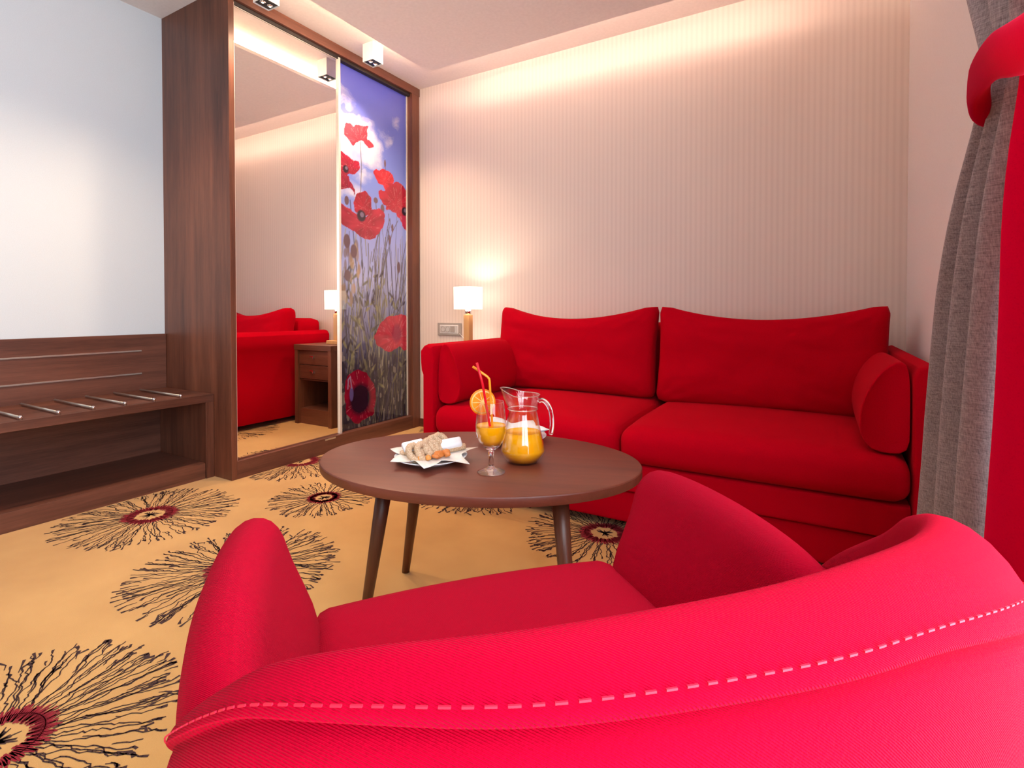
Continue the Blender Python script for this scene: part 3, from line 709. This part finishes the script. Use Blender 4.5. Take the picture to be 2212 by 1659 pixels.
# camera-parallel axes on the table, used only to lay out the food in the plate's own frame
RT = Vector((.8633,.5048,0)); FW = Vector((-.5048,.8633,0))
def onplate(lat, dep, z): return Vector((pc[0],pc[1],TZ+z))+RT*lat+FW*dep
def crust():
    t = NT('sesame_biscuit_crust'); t.set(Roughness=.8); v = t.mapping((1,1,1)); n = t.noise(v, 420, 3, .7)
    t.l(t.ramp(n, [(.34, s2l((190,146,110))), (.50, s2l((226,190,152))), (.64, s2l((246,222,192)))]), t.b.inputs['Base Color']); t.bump(n, 1.0, .003); return t.m
M['biscuit'] = crust()
M['apricot'] = plain('dried_apricot_skin', (206,120,52), .5, (180,.9))
M['nut'] = plain('roasted_nut', (230,150,70), .5, (200,.4))
def biscuit(lat, dep, z, tilt, label, r=.0215, k=0):
    V, F = [], []; n, m = 30, 12
    for i in range(n):
        a = 2*PI*i/n
        for j in range(m):
            b = 2*PI*j/m; rr = .0092*(1+.25*noise.noise(Vector((math.cos(a)*5+k, math.sin(a)*5, b*2))))
            V.append(((r+rr*math.cos(b))*math.cos(a)*.9, (r+rr*math.cos(b))*math.sin(a), rr*math.sin(b)*1.0))
    for i in range(n):
        for j in range(m): F.append((i*m+j, ((i+1) % n)*m+j, ((i+1) % n)*m+(j+1) % m, i*m+(j+1) % m))
    o = mesh_obj('biscuit', V, F, M['biscuit'], None, True); o.location = onplate(lat, dep, z)
    o.rotation_euler = (tilt, 0, .529+.9+.15*math.sin(k*3)); return tag(o, label, 'biscuit', 'ring biscuits on the plate')
for i, (la, de, z, t_) in enumerate(((-.036,-.044,.034,.85),(-.014,-.040,.036,.95),(.000,-.012,.040,.85),(.010,.010,.043,.85),(.022,.034,.043,.9))):
    biscuit(la, de, z, t_, ('sesame ring biscuit leaning at the left front of the row, by the wafer stick','second sesame ring biscuit from the left, nearest the viewer',
        'third sesame ring biscuit from the left in the leaning row','fourth sesame ring biscuit, at the top of the leaning row','sesame ring biscuit at the far right end of the leaning row')[i], k=i)
def stick(lat, dep, z, ang, label, ln=.075):
    s = thing('sugar_stick', label, 'wafer', onplate(lat, dep, z), .529+ang, 'wrapped wafer sticks on the plate')
    o = round_box('wrapper', (0,0,.006), (ln*.38,.017,.008), .006, M['paper'], s); s.rotation_euler = (.45,-.12,.529+ang)
    o = round_box('wafer', (0,-.010,-.004), (ln*.5,.008,.008), .005, M['biscuit'], s)
    return s
stick(-.050,.004,.036,.45,'wafer stick in white paper at the left side of the plate',.08)
stick(.052,.030,.036,.25,'wafer stick in white paper at the right back of the plate',.08)
def lump(name, lat, dep, z, s, mat, label, cat, group, seed):
    bm = bmesh.new(); bmesh.ops.create_icosphere(bm, subdivisions=3, radius=1)
    for vv in bm.verts:
        k = 1+.28*noise.noise(vv.co*1.6+Vector((seed*5,0,0)))+.10*noise.noise(vv.co*4+Vector((seed,3,0))); vv.co = Vector((vv.co.x*s[0]*k, vv.co.y*s[1]*k, vv.co.z*s[2]*k))
    o = bm_obj(name, bm, mat, None, True); o.location = onplate(lat, dep, z); o.rotation_euler = (0,0,.529+seed); return tag(o, label, cat, group)
for i, (la, de, s, lab) in enumerate(((.026,-.038,(.017,.012,.010),'wrinkled orange dried apricot at the front right of the biscuits'),(.045,-.024,(.016,.012,.011),'wrinkled dried apricot furthest right on the napkin'),
        (.020,-.055,(.010,.007,.006),'small broken dried apricot piece nearest the plate rim'),(-.026,.040,(.013,.011,.010),'dried apricot behind the left wafer stick'))):
    lump('dried_apricot', la, de, .028, s, M['apricot'], lab, 'fruit', 'dried apricots on the plate', i+1)
for i, (la, de, lab) in enumerate(((-.022,-.058,'round roasted nut between the two front ring biscuits'),(.002,-.062,'small roasted nut at the foot of the second ring biscuit'))):
    lump('roasted_nut', la, de, .026, (.007,.007,.008), M['nut'], lab, 'nut', 'roasted nuts on the plate', i+7)

# wine glass with juice
gx, gy = 1.838,-1.897
wg = thing('juice_glass', 'stemmed glass of orange juice with two straws in front of the jug', 'glass', (gx, gy, TZ))
lathe('bowl', [(.010,.0665),(.024,.070),(.034,.086),(.0392,.105),(.0398,.122),(.0375,.148),(.0330,.182),
     (.0325,.1832),(.0318,.182),(.0362,.148),(.0385,.122),(.0379,.105),(.0328,.087),(.0226,.0722),(.010,.0688)], M['thin_glass'], wg, 56)
lathe('stem', [(0,.0012),(.033,.0008),(.0355,.0010),(.0360,.0020),(.034,.0042),(.022,.0075),(.010,.013),(.0064,.022),(.0060,.038),(.0078,.052),(.013,.061),(.0235,.0692),(.010,.0664),(0,.0664)], M['stem_glass'], wg, 48)
lathe('orange_juice', [(0,.0690),(.0099,.0692),(.0224,.0726),(.0325,.0874),(.0376,.105),(.0382,.121),(.0381,.1225),(.0365,.1218),(0,.1218)], M['juice'], wg, 48)
# jug
jx, jy = 1.862,-1.772
def jug():
    outer = [(.0,.0),(.040,.0),(.044,.002),(.0605,.028),(.0618,.036),(.056,.060),(.0465,.100),(.0400,.135),(.0388,.143),(.0412,.1455),(.0412,.148),(.0400,.1505),(.0445,.162),(.0465,.175),(.0470,.188)]
    inner = [(.0455,.188),(.0448,.175),(.0428,.163),(.0383,.151),(.0370,.143),(.0382,.135),(.0447,.100),(.0542,.060),(.0600,.036),(.0588,.029),(.043,.0055),(.0,.0050)]
    prof = outer+[(.0463,.1892)]+inner; n = 72; m = len(prof); V, F = [], []
    for i in range(n):
        a = 2*PI*i/n
        # spout pulled out and up on one side (local -x), hollow rim opposite
        d = math.cos(a-PI); sp = max(0, d)**5; w2 = max(0, d)**2
        for r, z in prof:
            k = max(0, (z-.150)/.04); k = min(1, k)
            rr = r+.017*sp*k**1.2; zz = z+(.014*(max(0,d)**2))*k**2-.003*k*(1-w2)
            V.append((rr*math.cos(a), rr*math.sin(a), zz))
    for i in range(n):
        for k in range(m-1): F.append((i*m+k, ((i+1) % n)*m+k, ((i+1) % n)*m+k+1, i*m+k+1))
    me = bpy.data.meshes.new('jug'); me.from_pydata(V, [], F); bm = bmesh.new(); bm.from_mesh(me); bmesh.ops.remove_doubles(bm, verts=bm.verts, dist=1e-6); bpy.data.meshes.remove(me)
    root = thing('juice_jug', 'clear glass jug half full of orange juice on the coffee table', 'jug', (jx, jy, TZ), .529-.25)
    bm_obj('jug_body', bm, M['thin_glass'], root, True)
    pts = smooth_path([(.0455,0,.170),(.056,0,.172),(.068,0,.163),(.077,0,.145),(.081,0,.120),(.0805,0,.096),(.0775,0,.080)], 6)
    o = tube('handle', pts, [.0062]*(len(pts)-1)+[.005], M['glass'], root, 16); o.scale = (1,1.0,1)
    rp = []
    for i in range(73):
        a = 2*PI*i/72; d = math.cos(a-PI); sp = max(0, d)**5; w2 = max(0, d)**2
        rr = .0465+.017*sp; rp.append((rr*math.cos(a), rr*math.sin(a), .1885+.014*w2-.003*(1-w2)))
    tube('rim', rp, .0011, M['glass'], root, 8, False)
    tube('neck_ring', [(.0412*math.cos(2*PI*i/48), .0412*math.sin(2*PI*i/48), .1465) for i in range(49)], .0013, M['glass'], root, 8, False)
    lathe('orange_juice', [(0,.0055),(.0428,.0060),(.0584,.0292),(.0596,.036),(.0538,.060),(.0482,.0842),(.0470,.0835),(0,.0835)], M['juice'], root, 56)
jug()
def Q(base, lat, dep, z): return Vector((base[0], base[1], TZ+z))+RT*lat+FW*dep
st = tube('drinking_straw', [Q((gx,gy),.004,.018,.075), Q((gx,gy),-.003,-.012,.124), Q((gx,gy),-.020,-.030,.232), Q((gx,gy),-.022,-.031,.240), Q((gx,gy),-.034,-.036,.286)], .0032, M['red_straw'], None, 12, False)
st.modifiers.new('s','SOLIDIFY').thickness = .0003; tag(st, 'red drinking straw standing in the juice glass', 'straw')
st = tube('drinking_straw', [Q((gx,gy),.010,.008,.075), Q((gx,gy),.003,-.005,.124), Q((gx,gy),-.003,-.014,.235), Q((gx,gy),-.004,-.0145,.243), Q((gx,gy),-.009,-.015,.249), Q((gx,gy),-.046,-.018,.275)], .0031, M['orange_straw'], None, 12, False)
st.modifiers.new('s','SOLIDIFY').thickness = .0003; tag(st, 'orange bendy drinking straw with bent top in the juice glass', 'straw')
sl = thing('orange_slice', 'round orange slice hooked on the left rim of the juice glass', 'fruit', Q((gx,gy),-.022,.004,.181), .529+.25)
def disc(name, prof, mat, parent): 
    o = lathe(name, prof, mat, parent, 40); o.rotation_euler = (PI/2,0,0); return o
rind = disc('rind', [(.0300,-.0028),(.0335,-.0022),(.0338,0),(.0335,.0022),(.0300,.0028)], M['orange_rind'], sl)
disc('pith', [(0,-.0026),(.0302,-.0026),(.0302,.0026),(0,.0026)], M['orange_pith'], sl)
for i in range(10):
    a0, a1 = 2*PI*i/10+.018, 2*PI*(i+1)/10-.018; V = []
    for y in (-.0033,.0033):
        V.append((.004*math.cos((a0+a1)/2), y, .004*math.sin((a0+a1)/2)))
        for k in range(6): a = a0+(a1-a0)*k/5; V.append((.0268*math.cos(a), y, .0268*math.sin(a)))
    F = [tuple(range(7)), tuple(range(13,6,-1))]+[(k, (k+1) % 7, (k+1) % 7+7, k+7) for k in range(7)]
    bevel(mesh_obj('segment', V, F, M['orange_flesh'], sl), .0008)

# ------------------------------------------------------------------ armchair (local x = to its right, y = the way it faces, origin under front of seat)
ac = thing('red_armchair', 'red twill tub armchair seen from behind in the foreground', 'armchair', (2.090,-2.340,0), math.atan2(.7606,.649))
RC = M['red_chair']
def smooth_list(rows, n=5):
    """Catmull-Rom through tuples of any length"""
    out = []; P = [np.array(r, float) for r in rows]; P = [2*P[0]-P[1]]+P+[2*P[-1]-P[-2]]
    for i in range(1, len(P)-2):
        for k in range(n):
            t = k/n; a, b, c, d = P[i-1:i+3]
            out.append(.5*((2*b)+(c-a)*t+(2*a-5*b+4*c-d)*t*t+(3*b-a-3*c+d)*t**3))
    out.append(P[-2]); return out
# stations along the inner edge of the back rim: x, y, z, angle of outward normal from -y (deg), rim width, rim drop
st_all = [(-.323,-.345,.53,-90,.006,.008),(-.314,-.405,.588,-80,.009,.011),(-.293,-.458,.634,-66,.012,.013),(-.269,-.493,.667,-54,.014,.016),(-.244,-.520,.692,-40,.018,.020),
  (-.20,-.549,.710,-24,.026,.024),(-.12,-.573,.718,-9,.038,.027),(0,-.580,.719,3,.047,.031),(.09,-.573,.719,12,.052,.036),(.17,-.553,.714,30,.062,.052),(.235,-.518,.705,50,.076,.078),
  (.275,-.475,.683,66,.076,.080),(.304,-.434,.646,78,.060,.060),(.321,-.370,.592,88,.036,.04),(.326,-.325,.54,92,.02,.03)]
rings = []; seam_pts = []
for s in smooth_list(st_all, 5):
    x, y, z, a, w_, d_ = s; a = math.radians(a); nx, ny = math.sin(a), -math.cos(a); rg = []
    BP = [(-.07,.36,1),(-.05,.50,1),(-.022,z-.10,1),(-.009,z-.03,1),(-.002,z-.007,1),(.12*w_,z,1),(.42*w_,z-.08*d_,1),(.74*w_,z-.38*d_,1),(.94*w_,z-.80*d_,1),(w_,z-d_,1),(w_-min(.012,.5*w_),z-d_-.001,1),(w_-min(.012,.5*w_),z-d_-.006,1),(w_-.001,z-d_-.010,1),
          (w_+.006,z-d_-.05,1),(w_+.004,z-d_-.13,1),(w_*.5-.02,.30,1),(w_*.3-.05,.16,1),(-.08,.16,1),(-.09,.26,1)]
    for off, Z_, _ in BP:
        off = off if off > 0 or Z_ > z-.11 else off
        px, py = x+nx*off, y+ny*off
        if Z_ < z-.08:
            t_ = (z-.08-Z_)/.45; px *= 1-.16*t_; py = py+(.03*t_ if abs(a) < 1.2 else 0)
        rg.append((px, py, min(Z_, z-.0) if Z_ > .4 else Z_))
    rings.append(rg); seam_pts.append((x+nx*(.88*w_+.0012), y+ny*(.88*w_+.0012), z-.62*d_))
br = loft('backrest', rings, RC, ac); subsurf(br, 1)
# top stitching just above the seam, pale thread dashes
V, F = [], []; acc = 0
SP = [Vector(p) for p in seam_pts]; dense = []
for a, b in zip(SP[:-1], SP[1:]):
    for k in range(40): dense.append(a.lerp(b, k/40))
pos = 0; last = dense[0]; cur = []; stitches = []
for p in dense:
    pos += (p-last).length; last = p
    if (pos % .0100) < .0060: cur.append(p)
    elif cur: stitches.append(cur); cur = []
for s in stitches:
    if len(s) < 2: continue
    for a, b in ((s[0], s[-1]),):
        d = (b-a).normalized(); up = Vector((0,0,1)); w_ = d.cross(up).normalized(); k = len(V); e = .0005
        for q in (a, b):
            for du, dw in ((-e,-e),(-e,e),(e*1.2,e),(e*1.2,-e)): V.append(q+up*du+w_*dw)
        F += [(k,k+1,k+2,k+3),(k+4,k+7,k+6,k+5)]+[(k+i, k+(i+1) % 4, k+4+(i+1) % 4, k+4+i) for i in range(4)]
M['thread'] = plain('pale_pink_thread', (206,10,50), .6)
sti = mesh_obj('seam_stitching', V, F, M['thread'], br); sti['kind'] = 'stuff'; sti['label'] = 'pale pink top stitching along the seam'
# arms
def chair_arm(sg):
    rows = [  # y, crest x, crest z, inner base x, scale
        (-.018,.306,.560,.232,.65),(-.026,.310,.582,.228,.95),(-.048,.315,.597,.225,1.08),(-.12,.318,.602,.226,1.1),(-.22,.316,.600,.230,1.1),(-.32,.306,.592,.232,1.0),(-.40,.288,.575,.225,.9),(-.47,.25,.565,.20,.8)]
    rings = []
    for y, cx, cz, ix, k in smooth_list(rows, 3):
        base = [(ix,.40),(ix+.012,.46),(cx-.040*k,cz-.06),(cx-.034*k,cz-.028*k),(cx-.020*k,cz-.006*k),(cx,cz),(cx+.018*k,cz-.008*k),(cx+.030*k,cz-.030*k),(cx+.034*k,cz-.07),(cx+.026,.42),(cx+.0,.28),(cx-.03,.17),(ix,.17),(ix,.30)]
        # front of the arm sits slightly back lower down
        rings.append([(sg*x, y-(.0 if z > .4 else .0)-(.010*(cz-z)/.4 if y > -.06 else 0), z) for x, z in base])
    o = loft('armrest', rings, RC, ac); subsurf(o, 1); return o
chair_arm(1); chair_arm(-1)
def seatw(u, v, s, p):
    if s > 0: p.z += .012*(1-u*u)*(1-v*v)
    if v > 0: p.y += .018*(1-u*u)*max(0,v)
    p.x *= 1+.03*max(0, v)
    return p
round_box('seat_cushion', (0,-.27,.375), (.236,.275,.062), .022, RC, ac, seatw)
round_box('seat_base', (0,-.30,.235), (.245,.265,.085), .03, RC, ac)
for x in (-.2,.2):
    for y in (-.07,-.50):
        tube('leg', [(x*1.12,y-.0,0),(x,y,.16)], [.012,.02], M['leg_wood'], ac, 16)

# ------------------------------------------------------------------ curtains with tie-back
CY = -3.031
zk = [0,.318,.608,.897,1.107,1.217,1.262,1.44,1.8,2.44]
dl = [1.83,1.73,1.612,1.463,1.309,1.212,1.182,1.272,1.50,1.72]
db = [1.275,1.235,1.178,1.10,1.065,1.045,1.04,1.0,.98,1.0]
dn = [.60,.62,.66,.74,.80,.82,.82,.76,.60,.45]
def curtain(which, nf, x_off, mat, label):
    V, F = [], []; nz, nu = 60, 90
    for j in range(nz+1):
        z = .012+j/nz*2.42; L_, B_, N_ = np.interp(z, zk, dl), np.interp(z, zk, db), np.interp(z, zk, dn)
        y0, y1 = (CY+L_, CY+B_) if which == 0 else (CY+B_+.012, CY+N_)
        tie = math.exp(-((z-1.25)/.16)**2); amp = .030*(1-.65*tie)
        for i in range(nu+1):
            u = i/nu; ph = u*nf*2*PI+.25*math.sin(z*1.7+which)+which
            y = y0+(y1-y0)*u; x = 2.80+x_off+amp*(math.sin(ph)*.8+.2*math.sin(ph*2+1+z))*(.35+.65*min(1, u*5))+.006*noise.noise(Vector((u*4,z*2,which)))
            x += .02*u if which == 0 else .02
            V.append((x, y, z))
    for j in range(nz):
        for i in range(nu): a = j*(nu+1)+i; F.append((a, a+1, a+nu+2, a+nu+1))
    o = mesh_obj('curtain', V, F, mat, None, True); m_ = o.modifiers.new('s','SOLIDIFY'); m_.thickness = .002; m_.offset = 0
    return tag(o, label, 'curtain')
curtain(0, 3.2, 0, M['grey_curtain'], 'mottled grey curtain gathered by the red tie-back beside the sofa')
curtain(1, 2.3, 0, M['red_curtain'], 'bright red curtain hanging at the right edge beside the grey one')
# tie-back band: a padded strip that wraps the gathered cloth
rings = []
path = smooth_list([(2.88,-1.95,1.185,.018),(2.850,-1.86,1.19,.020),(2.802,-1.868,1.200,.026),(2.772,-1.965,1.215,.028),(2.755,-2.138,1.192,.028),(2.752,-2.25,1.160,.032),(2.762,-2.38,1.12,.034),(2.82,-2.46,1.095,.034),(2.88,-2.47,1.08,.03)], 6)
for i, q in enumerate(path):
    a = np.array(path[max(i-1,0)]); b = np.array(path[min(i+1,len(path)-1)]); d = Vector((b-a)[:3]).normalized()
    out = d.cross(Vector((0,0,1))).normalized(); upv = out.cross(d).normalized()
    if out.x > 0 and 0: out = -out
    c = Vector(q[:3]); h = q[3]; rg = []
    for k in range(20):
        an = 2*PI*k/20; rr = 1+.10*math.sin(an*3+i*.25)
        rg.append(c+upv*math.sin(an)*h*rr+out*math.cos(an)*.014*rr)
    rings.append(rg)
tb_ = loft('curtain_tieback', rings, M['red_curtain']); tag(tb_, 'red cloth tie-back band wrapped around the gathered curtains', 'tieback')
rod = tube('curtain_rod', [(2.83,-4.3,2.455),(2.83,-1.0,2.455)], .012, M['alu'], None, 12)
tag(rod, 'slim metal curtain rail under the ceiling above the curtains', 'curtain rail')
